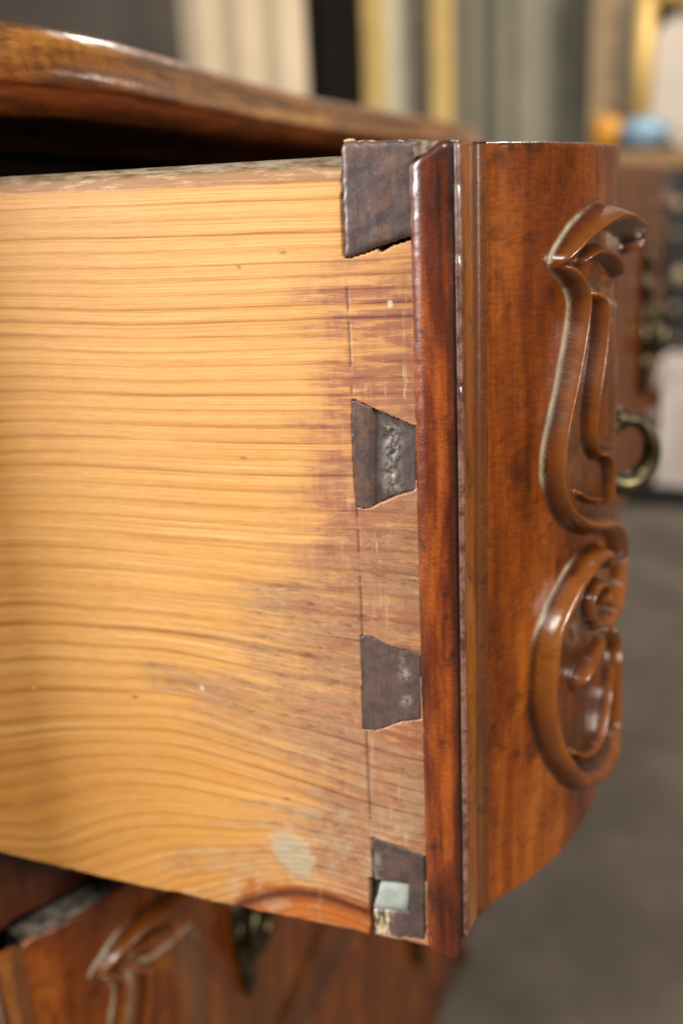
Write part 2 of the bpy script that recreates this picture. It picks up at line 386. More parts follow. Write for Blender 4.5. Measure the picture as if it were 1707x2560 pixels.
def build_edge_molding(parent, name='edge_molding'):
    prof = [(0.0, .006), (0.0, .001), (0.0, -.0004), (.00015, -.0009), (.0006, -.00145), (.0012, -.0019), (.0020, -.00230), (.0030, -.0026), (.0040, -.0027),
            (.0055, -.0027), (.0070, -.0027), (.0085, -.00265), (.0094, -.0024), (.0101, -.0020), (.0106, -.0017), (.0108, -.0016), (.0110, -.0015), (.01105, -.00155),
            (.0111, -.0017), (.0113, -.0019), (.0117, -.0018), (.0121, -.0016), (.0123, -.0012), (.0124, -.0006), (.0124, .0000), (.0122, .0006), (.0121, .0014), (.0122, .0035),
            (.0125, .0060), (.0126, .0080), (.0126, .0095), (.0127, .0106), (.0131, .0114), (.0137, .0119), (.0144, .0122), (.0151, .0125)]
    # finer points along the profile
    P = []
    for a, b in zip(prof[:-1], prof[1:]):
        n = max(1, int(math.hypot(b[0] - a[0], b[1] - a[1]) / 0.0006))
        for i in range(n): P.append((a[0] + (b[0] - a[0]) * i / n, a[1] + (b[1] - a[1]) * i / n))
    P.append(prof[-1]); P = np.array(P); nz = 330
    T = np.linspace(0, 1, nz)
    topz = np.interp(P[:, 0], [0, .0018, .0034, .0052, .0068, .0080, .0105, .012], [-.0004, .0003, .0012, .0017, .0026, .0036, .0040, .0038])
    topz = np.where(P[:, 1] > 0.0004, np.maximum(topz, .0036), topz)
    botz = np.interp(P[:, 0], [0, .001, .003, .0075, .009, .0103, .0106, .013], [-.2150, -.2166, -.2176, -.2178, -.2172, -.2150, -.2098, -.2093])
    botz = np.where((P[:, 1] > 0.002) & (P[:, 0] < .005), -.2150, botz)
    Zz = topz[None, :] + (botz - topz)[None, :] * T[:, None]
    Xx = np.repeat(P[None, :, 0], nz, 0); Yy = np.repeat(P[None, :, 1], nz, 0)
    idx = np.arange(len(P))[None, :]
    nrm = np.gradient(P, axis=0); nrm = np.stack([nrm[:, 1], -nrm[:, 0]], -1); nrm /= np.linalg.norm(nrm, axis=1)[:, None] + 1e-9
    wear_crest_light = (fbm(Zz * 900, Xx * 500 + idx * 0.15, 21) - 0.5) * 0.00030 + (fbm(Zz * 400, Xx * 300, 23) - 0.5) * 0.0002
    ar = np.exp(-((Xx - 0.0006) / 0.0010) ** 2) * (Yy < 0.0005); fil = np.exp(-((Xx - 0.0122) / 0.0008) ** 2) * (Yy < 0.0008)
    chip = np.clip(fbm(Zz * 260, idx * 0.05, 31) - 0.64, 0, 1) * 0.0025
    rough_ = wear_crest_light * (0.25 + 0.9 * ar + 0.25 * fil) - chip * (ar + 0.3 * fil)
    Xx = Xx + (fbm(Zz * 220, Zz * 0, 27) - 0.5) * 0.00022 * ((Xx > .0104) & (Xx < .0126) & (Yy < .0012))
    # round the ends of the lip
    e = np.minimum(T * 0.22, (1 - T) * 0.22)[:, None]; rr = 0.0012
    rough_ = rough_ - (rr - np.sqrt(np.clip(rr * rr - np.clip(rr - e, 0, rr) ** 2, 0, None))) * (Yy < 0.0003)
    Xx = Xx + rough_ * nrm[None, :, 0]; Yy = Yy + rough_ * nrm[None, :, 1]
    # two old dents
    for zc, xc, dp, rz in ((-.0212, .0125, .0008, .0011), (-.0055, .0124, .0006, .0014), (-.0515, .0124, .0007, .0010), (-.0105, .0096, .0004, .002)):
        g_ = np.exp(-((Zz - zc) / rz) ** 2 - ((Xx - xc) / .0010) ** 2); Yy = Yy + dp * g_ * (Yy < .0005)
    V = np.stack([Xx, Yy, Zz], -1); n = len(P)
    f = grid_faces(nz, n)
    # caps
    Vc = V.reshape(-1, 3); top_c = len(Vc); Vc = np.vstack([Vc, [[.006, .003, .0030]], [[.006, .003, -.2150]]])
    tri = [[i, i + 1, top_c, top_c] for i in range(n - 1)] + [[(nz - 1) * n + i + 1, (nz - 1) * n + i, top_c + 1, top_c + 1] for i in range(n - 1)]
    q = [tuple(x) for x in f] + [tuple(t_[:3]) for t_ in tri]
    me = mesh(name, Vc, q, M_mold, parent, True)
    return me

# moulding material: red brown lip, fillet with its pale sheen painted in, golden cove
def molding_mat():
    m = NT('molding_walnut'); tc = m.n('ShaderNodeTexCoord'); sx = m.n('ShaderNodeSeparateXYZ'); m.inp(sx, 0, tc.outputs['Object'])
    n1 = m.noise(m.coords((1, 1, 0.22)), 120, 5, 0.6, 0.3); n2 = m.noise(m.coords((1.6, 1, 0.05)), 420, 4, 0.6); n3 = m.noise(m.coords(), 130, 5, 0.7, 0.5)
    v = m.math('ADD', m.math('MULTIPLY', n1, 0.75), m.math('MULTIPLY', n2, 0.25))
    lip = m.ramp(v, [(0.36, (0.030, 0.005, 0.001)), (0.5, (0.14, 0.023, 0.003)), (0.64, (0.33, 0.072, 0.008))], 'LINEAR')
    cove = m.ramp(v, [(0.35, (0.12, 0.032, 0.004)), (0.65, (0.40, 0.13, 0.014))], 'LINEAR')
    wob = m.math('MULTIPLY', m.math('SUBTRACT', n2, 0.5), 0.0006)
    x = m.math('ADD', sx.outputs[0], wob)
    cove = m.mix(m.ramp(m.math('MULTIPLY', m.attr('py'), 1.0), [(0.55, 0.0), (0.78, 0.75)]), cove, (0.075, 0.022, 0.007))  # darkness of the cove's deep corner put into the colour
    fil = m.mix(m.ramp(n3, [(0.4, 0.0), (0.6, 1.0)]), (0.10, 0.033, 0.020), (0.27, 0.14, 0.095))
    col = m.mix(m.attr('fil'), lip, fil)
    col = m.mix(m.attr('cove'), col, cove)
    dk = m.ramp(n3, [(0.54, 0.0), (0.70, 1.0)])
    col = m.mix(m.math('MULTIPLY', dk, 0.75), col, (0.012, 0.006, 0.004))
    col = m.mix(m.attr('groove'), col, (0.010, 0.004, 0.002))  # soft shade beside the fillet is painted here
    n5 = m.noise(m.coords((0.5, 0.5, 1.8)), 1500, 3, 0.7)
    col = m.mix(1.0, col, m.ramp(n5, [(0.35, 0.78), (0.65, 1.18)]), 'MULTIPLY')
    m.set(Base_Color=col, Roughness=m.math('ADD', 0.20, m.math('MULTIPLY', n3, 0.22)))
    m.b.inputs['Coat Weight'].default_value = 1.0; m.b.inputs['Coat Roughness'].default_value = 0.17; m.b.inputs['Coat IOR'].default_value = 1.55
    m.bump(m.math('ADD', m.math('MULTIPLY', n3, 0.6), m.math('MULTIPLY', n5, 0.35)), 0.4, 0.0006)
    return m.m
M_mold = molding_mat()
def molding_attrs(o):
    me = o.data; n = len(me.vertices); co = np.empty(n * 3, np.float32); me.vertices.foreach_get('co', co); co = co.reshape(-1, 3) + world_loc(o.parent)
    x, y = co[:, 0], co[:, 1]
    A = {'fil': smooth01(x, .0109, .0112) * (1 - smooth01(y, .0000, .0006)),
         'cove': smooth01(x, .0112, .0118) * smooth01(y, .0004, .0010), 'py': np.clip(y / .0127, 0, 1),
         'groove': 0.9 * np.exp(-((x - .0107) / .0004) ** 2) * (y < .002) + 0.5 * np.exp(-((x - .0099) / .0008) ** 2) * (y < .002) + 0.8 * np.exp(-((y - .0003) / .0005) ** 2) * (x > .0118) + 0.7 * np.exp(-(x / .0004) ** 2)}
    for k, a in A.items():
        at = me.attributes.new(k, 'FLOAT', 'POINT'); at.data.foreach_set('value', np.clip(a, 0, 1).astype(np.float32))

# ================================================================= OPEN DRAWER
drawer = empty('drawer', (-0.1, 0.345, -0.2175))
tag(drawer, 'open drawer pulled out, its pine side showing dark dovetail pins', 'drawer', 'serpentine drawers of the chest')
front = build_front(drawer)
mold = build_edge_molding(front); molding_attrs(mold)

# --- pine side: rings traced along the board
RINGS = {0:[(0,487),(280,472),(560,457),(850,446)],1:[(0,528),(300,516),(560,498),(850,492)],2:[(0,575),(300,566),(560,551),(850,552)],3:[(0,607),(300,603),(560,600),(850,590)],
4:[(0,646),(300,640),(560,639),(800,627),(1020,613)],5:[(0,676),(300,673),(560,671),(800,660),(1020,652)],6:[(0,708),(560,701),(800,690),(1020,687)],7:[(0,733),(560,730),(800,722),(1020,717)],
8:[(0,769),(560,769),(800,759),(1020,756)],9:[(0,805),(560,810),(800,798),(1020,791)],10:[(0,835),(560,841),(800,834),(1020,828)],11:[(0,871),(560,876),(800,868),(1020,862)],
12:[(0,909),(560,912),(840,905),(1020,900)],13:[(0,946),(560,952),(840,951)],14:[(0,984),(560,990),(840,991)],15:[(0,1021),(560,1030),(840,1034)],16:[(0,1059),(560,1070),(840,1074)],
17:[(0,1096),(560,1110),(840,1117)],18:[(0,1134),(560,1150),(840,1155)],19:[(0,1171),(560,1186),(840,1189)],20:[(0,1207),(300,1216),(560,1234),(880,1230)],21:[(0,1241),(300,1248),(560,1268),(880,1284)],
22:[(0,1271),(300,1286),(560,1304),(880,1316),(1040,1320)],23:[(0,1321),(300,1333),(560,1350),(893,1377),(1036,1386)],24:[(0,1364),(280,1370),(560,1400),(893,1425),(1036,1436)],
25:[(0,1414),(300,1424),(560,1446),(893,1486),(1036,1496)],26:[(0,1464),(250,1474),(500,1500),(893,1550),(1040,1568)],27:[(0,1511),(300,1522),(560,1546),(893,1605)],28:[(0,1568),(250,1572),(500,1596),(893,1661)],
29:[(0,1614),(250,1624),(500,1650),(683,1677),(897,1720)],30:[(0,1668),(300,1674),(450,1685),(606,1728),(761,1751),(897,1782),(1040,1830)],31:[(0,1700),(300,1706),(489,1716),(645,1771),(839,1798),(930,1835)],
32:[(0,1736),(300,1737),(490,1748),(722,1821),(859,1848),(936,1868),(1045,1891)],33:[(0,1782),(357,1764),(482,1766),(640,1830),(839,1883),(917,1915),(1049,1942)],
34:[(0,1811),(214,1800),(428,1786),(560,1840),(720,1885),(839,1925),(1049,1985)],35:[(0,1845),(400,1820),(528,1850),(645,1887),(781,1925),(917,1970),(1049,2020)],
36:[(0,1879),(178,1861),(393,1854),(528,1876),(645,1909),(781,1945),(839,1973),(917,2000),(1049,2047)],37:[(0,1915),(178,1885),(393,1885),(528,1912),(664,1948),(839,2015),(1049,2080)],
38:[(54,1950),(178,1918),(286,1910),(393,1932),(557,1961),(664,1985),(761,2023),(839,2062),(917,2090)],39:[(107,2011),(214,1986),(286,1964),(375,1968),(557,1992),(640,2015),(760,2060)],
40:[(90,2070),(214,2025),(286,2007),(446,2011),(557,2021),(664,2043)],41:[(130,2105),(230,2060),(375,2040),(560,2050),(606,2070)],42:[(160,2140),(250,2089),(357,2071),(536,2075),(620,2088)],
43:[(304,2107),(464,2091),(557,2096),(640,2108)],44:[(296,2157),(429,2118),(557,2116),(620,2128)],45:[(357,2179),(411,2143),(500,2135),(560,2138),(720,2110),(840,2140),(925,2150)],
46:[(380,2200),(446,2165),(536,2160)],47:[(446,2190),(536,2186)],49:[(590,2215),(650,2180),(760,2175),(860,2200),(925,2225)],52:[(602,2269),(644,2237),(722,2226),(800,2238),(858,2261),(921,2292)],54:[(660,2275),(720,2258),(790,2268),(860,2295)]}
pts = np.array([(*on_y(a, b)[[0, 2]], k) for k, L in RINGS.items() for a, b in L])
def tps(A, B):
    r2 = ((A[:, None, 0] - B[None, :, 0]) ** 2 + (A[:, None, 1] - B[None, :, 1]) ** 2) * 1e4
    return r2 * np.log(r2 + 1e-9)
n_ = len(pts); K = tps(pts, pts) + np.eye(n_) * 18.0; Pm = np.column_stack([np.ones(n_), pts[:, :2] * 100])
A_ = np.block([[K, Pm], [Pm.T, np.zeros((3, 3))]]); sol = np.linalg.solve(A_, np.concatenate([pts[:, 2], np.zeros(3)]))
xs = np.concatenate([np.linspace(-0.42, -0.170, 40)[:-1], np.arange(-0.170, 0.0046, 0.0004)])
zs = np.arange(-0.2178, 0.0024, 0.0004)
X, Z = np.meshgrid(xs, zs, indexing='ij'); shape = X.shape
Q = np.column_stack([np.clip(X, -0.172, 1).ravel(), Z.ravel()])
ring = np.concatenate([tps(Q[i:i + 20000], pts) @ sol[:n_] + sol[n_] + 100 * (Q[i:i + 20000] @ sol[n_ + 1:]) for i in range(0, len(Q), 20000)]).reshape(shape)
PX, PY = project(X, np.zeros(shape), Z)
nz1 = fbm(X * 90, Z * 90, 41); nz2 = fbm(X * 300, Z * 300, 42); wv = (nz1 - 0.5) * 150 + (nz2 - 0.5) * 60 + (fbm(X * 22 + 9, ring * 0.9 + 50, 44) - 0.5) * 420
res = smooth01(poly_sd(PX + wv, PY + wv * 0.25, [(1080,960),(930,1180),(880,1270),(760,1400),(600,1500),(430,1660),(440,1790),(600,1860),(760,1950),(690,2020),(600,2080),(610,2130),(540,2190),(470,2260),(600,2310),(650,2215),(740,2200),(850,2225),(930,2290),(1080,2300)]), -70, 110)
col_band = smooth01(PX + wv * 0.5, 700, 960) * smooth01(PY, 560, 760)
stain = np.clip(col_band * (0.45 + 0.75 * fbm(X * 140, Z * 330, 43)) + 0.30 * smooth01(PX, 560, 900) * smooth01(PY, 1150, 1500), 0, 1)
scribe = np.exp(-((PX - (864 + (PY - 640) * 0.0435)) / 3.0) ** 2) * smooth01(PY, 640, 720) * (0.3 + 0.7 * (fbm(X * 10, Z * 260, 45) > 0.42))
knot = smooth01(poly_sd(PX + (nz1 - .5) * 40, PY + (nz2 - .5) * 25, [(560,2262),(600,2210),(640,2185),(720,2205),(830,2222),(930,2262),(940,2350),(560,2275)]), -8, 22)
arc = np.exp(-((ring - 52) / 0.8) ** 2) * knot
patch = np.maximum(smooth01(1 - np.hypot((PX + (nz2 - .5) * 40 - 728) / 62, (PY + (nz1 - .5) * 50 - 2128) / 58 - (PX - 728) / 150), -0.05, 0.25), 0)
lightres = np.clip(fbm(X * 240, Z * 240, 47) * 1.6 - 0.62, 0, 1) * smooth01(PY, 1700, 2150) * res
zc = np.interp(PX, [0, 280, 560, 850, 1100], [0, 0, 0, 0, 0])
cl = np.interp(X, [on_y(0, 487)[0], on_y(848, 447)[0]], [on_y(0, 487)[2], on_y(848, 447)[2]]) + (fbm(X * 120, Z * 0, 48) - 0.5) * 0.0006
chm = smooth01(Z, cl - 0.0002, cl + 0.0004); chg = smooth01(Z, cl + 0.0022, cl + 0.0034)
Yy = np.zeros(shape)
Yy += np.clip(Z - cl, 0, 1) * 0.35 + np.clip(Z - cl - 0.0028, 0, 1) * 0.9
bow = (fbm(X * 14, Z * 14, 49) - 0.5) * 0.0006; Yy += bow * smooth01(-X, 0.002, 0.02)
fr = ring - np.floor(ring); Yy += -0.00005 * np.exp(-((fr - 0.86) / 0.16) ** 2) * (1 - chm)
Yy += patch * -0.0003 + arc * 0.0002 + res * (nz2 - 0.5) * 0.0005 * smooth01(PY, 1900, 2100)
Yy += scribe * 0.00035
PINS = [[(853,377),(858,360),(867,353),(1040,349),(1040,590),(1021,593),(965,611),(915,630),(872,644),(862,641),(857,521)],
        [(877,1000),(890,1001),(930,1020),(985,1043),(1040,1066),(1040,1226),(985,1243),(944,1261),(925,1271),(910,1273),(889,1267),(884,1180),(879,1091)],
        [(899,1589),(923,1589),(961,1610),(1000,1624),(1052,1634),(1052,1800),(1000,1806),(966,1819),(936,1828),(904,1824),(902,1700)],
        [(932,2095),(985,2114),(1062,2142),(1062,2352),(937,2339),(931,2270),(933,2202)]]
pins3 = [[tuple(on_y(a, b)[[0, 2]]) for a, b in P] for P in PINS]
sock = np.zeros(shape)
for k, P in enumerate(pins3):
    sd = poly_sd(X, Z, P); gap = [0.00015, -0.0002, -0.0002, 0.0001][k]
    sock = np.maximum(sock, (sd > -gap).astype(float))
# open gap under the first pin, and beside the last one
g1 = [tuple(on_y(a, b)[[0, 2]]) for a, b in [(945,621),(1024,590),(1026,599),(975,616),(950,632)]]
g2 = [tuple(on_y(a, b)[[0, 2]]) for a, b in [(924,2196),(946,2200),(946,2345),(927,2345),(925,2270)]]
sock = np.maximum(sock, (poly_sd(X, Z, g1) > 0)); sock = np.maximum(sock, (poly_sd(X, Z, g2) > 0) | ((poly_sd(X, Z, g2) > -0.0003)))
Yy = np.where(sock > 0, 0.0042, Yy)
grimeP = np.zeros(shape)
for P in pins3[:1]: grimeP = np.maximum(grimeP, np.exp(-(np.clip(-poly_sd(X, Z, P), 0, 1) / 0.0008) ** 2) * (nz2 > 0.5))
# wavy worn lower edge
low = on_y(0, 2132)[2] + 0 * X; zl = np.interp(X, [on_y(p, q)[0] for p, q in ((0,2132),(291,2202),(400,2225),(440,2236),(536,2256),(930,2335))],
                                                [on_y(p, q)[2] for p, q in ((0,2132),(291,2202),(402,2227),(438,2231),(536,2256),(930,2337))])
zl = zl + (fbm(X * 220, X * 0, 51) - 0.5) * 0.0007
Zf = np.where(Z < -0.20, zl + (Z + 0.20) / (-0.2178 + 0.20) * 0 + (Z - zs[0]) / (-0.20 - zs[0]) * (-0.20 - zl), Z)
ringv = ring; V = np.stack([X, Yy, Zf], -1)
V[:, 0, 1] += 0.0008; V[:, -1, 1] += 0.0006
# close the board: a back sheet and its edges
nx_, nz_ = shape; Vf = V.reshape(-1, 3)
peri = [i * nz_ + 0 for i in range(nx_)] + [(nx_ - 1) * nz_ + j for j in range(1, nz_)] + [i * nz_ + nz_ - 1 for i in range(nx_ - 2, -1, -1)] + [j for j in range(nz_ - 2, 0, -1)]
back = Vf[peri].copy(); back[:, 1] = 0.012; nb = len(Vf); Vall = np.vstack([Vf, back]); m_ = len(peri)
f = grid_faces(nx_, nz_)
side_f = np.array([[peri[i], nb + i, nb + (i + 1) % m_, peri[(i + 1) % m_]] for i in range(m_)])
def pad(a): return np.concatenate([a.ravel(), a.ravel()[peri]])
def pine_mat():
    m = NT('old_pine'); rg = m.attr('ring'); tc = m.n('ShaderNodeTexCoord'); sp = m.n('ShaderNodeSeparateXYZ'); m.inp(sp, 0, tc.outputs['Object'])
    def along(kx, kr, off=0.0):
        cb = m.n('ShaderNodeCombineXYZ'); m.inp(cb, 0, m.math('MULTIPLY', sp.outputs[0], kx)); m.inp(cb, 1, m.math('MULTIPLY', rg, kr)); m.inp(cb, 2, off); return cb.outputs[0]
    warp = m.math('MULTIPLY', m.math('SUBTRACT', m.noise(along(5, 0.5), 1.0, 3, 0.5), 0.5), 0.24)
    r2 = m.math('ADD', rg, warp); fr = m.math('FRACT', m.math('ADD', r2, 100.0)); fl = m.math('FLOOR', m.math('ADD', r2, 100.0))
    wn = m.n('ShaderNodeTexWhiteNoise', noise_dimensions='1D'); m.inp(wn, 'W', fl)
    late = m.ramp(fr, [(0.0, 0.30), (0.07, 0.06), (0.40, 0.0), (0.66, 0.20), (0.84, 0.72), (0.93, 1.0), (1.0, 0.30)], 'LINEAR')
    amp = m.math('ADD', 0.42, m.math('MULTIPLY', wn.outputs[0], 0.85)); st = m.ramp(m.noise(along(14, 2.6, 3.0), 1.0, 5, 0.7), [(0.34, 0.15), (0.64, 1.15)])
    amp = m.math('MULTIPLY', amp, st)
    lateA = m.math('MULTIPLY', late, amp)
    wn2 = m.n('ShaderNodeTexWhiteNoise', noise_dimensions='1D'); m.inp(wn2, 'W', m.math('FLOOR', m.math('MULTIPLY', m.math('ADD', m.math('ADD', rg, m.math('MULTIPLY', m.math('SUBTRACT', m.noise(along(16, 1.3, 6.0), 1.0, 3), 0.5), 1.6)), 100.0), 2.0)))
    fine = m.noise(along(11, 7.5, 1.0), 1.0, 6, 0.72); big = m.noise(m.coords((1, 1, 1)), 14, 3)
    early = m.mix(big, (0.70, 0.345, 0.090), (0.82, 0.470, 0.160))
    early = m.mix(m.math('MULTIPLY', m.attr('orange'), 0.8), early, (0.60, 0.27, 0.048))
    col = m.mix(m.math('MINIMUM', lateA, 1.0), early, (0.38, 0.125, 0.018))
    col = m.mix(m.ramp(fine, [(0.42, 0.0), (0.66, 0.75)]), col, (0.50, 0.21, 0.045))
    col = m.mix(m.math('MULTIPLY', wn2.outputs[0], 0.22), col, (0.50, 0.215, 0.045))
    # brown purple finish that ran over the joint
    sn = m.noise(m.coords((1, 1, 1)), 110, 5, 0.7, 0.5); pn = m.ramp(m.noise(along(75, 2.2, 8.0), 1.0, 5, 0.7), [(0.36, 0.15), (0.62, 1.0)])
    stn = m.math('MULTIPLY', m.attr('stain'), pn)
    hat = m.ramp(m.noise(m.coords((1.0, 1, 0.20)), 420, 4, 0.7), [(0.36, 0.6), (0.62, 1.0)])
    col = m.mix(m.math('MULTIPLY', m.attr('stain'), 0.55), col, m.mix(m.math('MINIMUM', m.math('ADD', m.math('MULTIPLY', lateA, 0.8), m.math('MULTIPLY', m.math('SUBTRACT', 0.8, fine), 0.5)), 1.0), (0.62, 0.31, 0.13), (0.27, 0.085, 0.040)))
    stn = m.math('MULTIPLY', m.math('MULTIPLY', stn, m.math('ADD', 0.35, m.math('MULTIPLY', wn2.outputs[0], 0.95))), hat)
    col = m.mix(m.math('MINIMUM', m.math('MULTIPLY', stn, 2.6), 0.92), col, m.mix(lateA, (0.34, 0.125, 0.070), (0.13, 0.035, 0.028)))
    rsn = m.ramp(m.noise(along(45, 3.5, 5.0), 1.0, 5, 0.75), [(0.36, 0.05), (0.58, 1.0)])
    rc = m.mix(m.noise(along(95, 6.0, 2.0), 1.0, 5, 0.75), (0.14, 0.055, 0.028), (0.58, 0.34, 0.175))
    rc = m.mix(m.ramp(m.noise(m.coords((1, 1, 1.8)), 420, 4, 0.75), [(0.50, 0.0), (0.70, 0.5)]), rc, (0.64, 0.38, 0.20))
    rc = m.mix(m.ramp(m.noise(m.coords((0.6, 1, 2.0), (0, -0.25, 0)), 260, 4, 0.75), [(0.52, 0.0), (0.68, 0.8)]), rc, (0.13, 0.045, 0.025))
    rc = m.mix(m.math('MULTIPLY', lateA, 0.55), rc, (0.17, 0.055, 0.028))
    col = m.mix(m.math('MULTIPLY', m.math('MULTIPLY', m.attr('res'), rsn), 0.92), col, rc)
    col = m.mix(m.math('MULTIPLY', m.attr('lightres'), 0.8), col, (0.50, 0.37, 0.22))
    kn = m.mix(m.noise(along(40, 4.0), 1.0, 4), (0.22, 0.045, 0.008), (0.60, 0.17, 0.022))
    kn = m.mix(m.ramp(sn, [(0.52, 0.0), (0.62, 0.7)]), kn, (0.46, 0.26, 0.15))
    col = m.mix(m.math('MULTIPLY', m.attr('knot'), 0.92), col, kn); col = m.mix(m.attr('arc'), col, (0.10, 0.018, 0.006))
    pc = m.mix(sn, (0.36, 0.27, 0.165), (0.52, 0.42, 0.29)); col = m.mix(m.math('MULTIPLY', m.attr('patch'), 0.85), col, pc)
    # scraped vertical scratches along the joint
    vs = m.noise(m.coords((1.0, 1, 0.09), (0, 0.12, 0)), 900, 3, 0.6); sc_ = m.math('MULTIPLY', m.ramp(vs, [(0.56, 0.0), (0.66, 1.0)]), m.attr('scr'))
    sc_ = m.math('MULTIPLY', sc_, m.ramp(m.noise(m.coords((1, 1, 1)), 120, 3), [(0.48, 0.0), (0.66, 0.55)]))
    col = m.mix(sc_, col, (0.66, 0.46, 0.28)); col = m.mix(m.math('MULTIPLY', m.attr('scribe'), 0.65), col, (0.09, 0.035, 0.03))
    # darkened worn top arris
    tn = m.noise(m.coords((0.5, 1, 3)), 300, 5, 0.7)
    c1 = m.mix(m.ramp(tn, [(0.5, 0.0), (0.64, 1.0)]), (0.30, 0.14, 0.05), (0.46, 0.29, 0.125)); c2 = m.mix(m.ramp(tn, [(0.35, 0.0), (0.65, 1.0)]), (0.11, 0.065, 0.03), (0.28, 0.22, 0.15))
    col = m.mix(m.attr('chm'), col, c1); col = m.mix(m.attr('chg'), col, c2)
    col = m.mix(m.attr('redline'), col, (0.22, 0.06, 0.012))
    fb = m.ramp(m.noise(along(160, 26.0, 4.0), 1.0, 4, 0.75), [(0.3, 0.80), (0.7, 1.16)]); col = m.mix(1.0, col, fb, 'MULTIPLY')
    pl_ = m.ramp(m.noise(along(9, 3.2, 12.0), 1.0, 5, 0.7), [(0.55, 0.0), (0.70, 0.36)]); col = m.mix(m.math('MULTIPLY', pl_, m.math('SUBTRACT', 1.0, m.attr('stain'))), col, (0.86, 0.60, 0.30))
    # small dark pits and pale flecks
    vo = m.n('ShaderNodeTexVoronoi'); m.inp(vo, 'Vector', m.coords((0.55, 1, 1.3))); vo.inputs['Scale'].default_value = 95
    pit = m.math('MULTIPLY', m.ramp(vo.outputs['Distance'], [(0.03, 1.0), (0.10, 0.0)]), m.ramp(m.noise(m.coords(), 60, 2), [(0.5, 0.0), (0.62, 0.75)]))
    col = m.mix(pit, col, (0.10, 0.06, 0.04))
    vo2 = m.n('ShaderNodeTexVoronoi'); m.inp(vo2, 'Vector', m.coords((1, 1, 0.8), (0, .4, 0))); vo2.inputs['Scale'].default_value = 60
    flk = m.math('MULTIPLY', m.ramp(vo2.outputs['Distance'], [(0.02, 1.0), (0.06, 0.0)]), m.ramp(m.noise(m.coords(), 40, 2), [(0.53, 0.0), (0.6, 0.8)]))
    col = m.mix(flk, col, (0.72, 0.60, 0.48))
    col = m.mix(m.attr('socket'), col, (0.010, 0.006, 0.004)); col = m.mix(m.math('MULTIPLY', m.attr('dirt'), 0.5), col, (0.16, 0.12, 0.07))
    rgh = m.math('SUBTRACT', 0.52, m.math('MULTIPLY', m.attr('stain'), 0.17)); m.set(Base_Color=col, Roughness=rgh)
    hh = m.math('ADD', m.math('MULTIPLY', lateA, 0.5), m.math('MULTIPLY', fine, 0.5)); hh = m.math('ADD', hh, m.math('MULTIPLY', sn, m.math('MULTIPLY', m.attr('res'), 0.5)))
    m.bump(hh, 0.35, 0.0004); m.b.inputs['Coat Weight'].default_value = 0.12; m.b.inputs['Coat Roughness'].default_value = 0.3
    return m.m
M_pine = pine_mat()
scr = smooth01(PX, 830, 880) * smooth01(PY, 640, 720) * (1 - 0.6 * smooth01(PY, 1300, 1500)) + 0.25 * smooth01(PX, 500, 700) * smooth01(PY, 1300, 1500)
orange = (0.30 * smooth01(PY, 700, 1300) + 0.70 * smooth01(PY, 1550, 1950)) * (1 - smooth01(PX, 560, 800)) * (0.6 + 0.6 * fbm(X * 30, Z * 60, 52))
redline = np.exp(-((Z - cl) / 0.00035) ** 2) * smooth01(PX, -100, 900) * 0.9
attrs = {'ring': pad(ring), 'stain': pad(stain), 'res': pad(res), 'lightres': pad(lightres), 'knot': pad(knot), 'arc': pad(arc), 'patch': pad(patch), 'scr': pad(scr),
         'scribe': pad(scribe), 'chm': pad(chm), 'chg': pad(chg), 'redline': pad(redline), 'socket': pad(np.clip(blur(sock.astype(float), 1) * 1.8 - 0.3, 0, 1)), 'dirt': pad(grimeP), 'orange': pad(orange)}
side = mesh('side_board', Vall, np.vstack([f, side_f]), M_pine, drawer, True, attrs)
side['label'] = 'near pine side board with brown stained joint'
b_ = mesh('side_board_back', np.array([(x, 0.0119, z) for x in (-0.42, 0.0) for z in (-0.2165, 0.0015)]), [(0, 1, 3, 2)], M_inside, side, False)

# --- dovetail pins of the front, showing through the side
def pin_mat():
    m = NT('pin_end_grain'); c = m.coords(); n1 = m.noise(c, 130, 5, 0.65, 0.4); n2 = m.noise(m.coords((3, 1, 0.25)), 420, 4, 0.6); n3 = m.noise(m.coords((1, 1, 0.7)), 2600, 2, 0.6)
    col = m.mix(m.ramp(n1, [(0.38, 0.0), (0.62, 1.0)]), (0.066, 0.044, 0.040), m.mix(m.attr('warm'), (0.095, 0.064, 0.055), (0.17, 0.070, 0.040)))
    col = m.mix(m.ramp(n3, [(0.50, 0.0), (0.72, 0.35)]), col, (0.20, 0.16, 0.14)); col = m.mix(m.ramp(n2, [(0.5, 0.0), (0.7, 0.4)]), col, (0.03, 0.018, 0.015))  # light grey speckle paints the specular sparkle into the colour
    dep = m.math('MULTIPLY', m.attr('putty'), m.ramp(m.noise(c, 520, 5, 0.75), [(0.47, 0.0), (0.53, 0.85)]))
    col = m.mix(dep, col, (0.30, 0.27, 0.22)); col = m.mix(m.math('MULTIPLY', m.attr('splint'), m.ramp(m.noise(m.coords((2, 1, 0.6)), 500, 3), [(0.48, 0.0), (0.55, 1.0)])), col, (0.55, 0.42, 0.24))
    col = m.mix(m.attr('rim'), col, (0.030, 0.010, 0.007))
    m.set(Base_Color=col, Roughness=m.math('ADD', 0.33, m.math('MULTIPLY', n1, 0.25))); m.bump(m.math('ADD', m.math('MULTIPLY', n3, 0.35), m.math('MULTIPLY', n1, 0.6)), 0.28, 0.0005); m.b.inputs['Coat Weight'].default_value = 0.35; m.b.inputs['Coat Roughness'].default_value = 0.3; return m.m
M_pin = pin_mat()
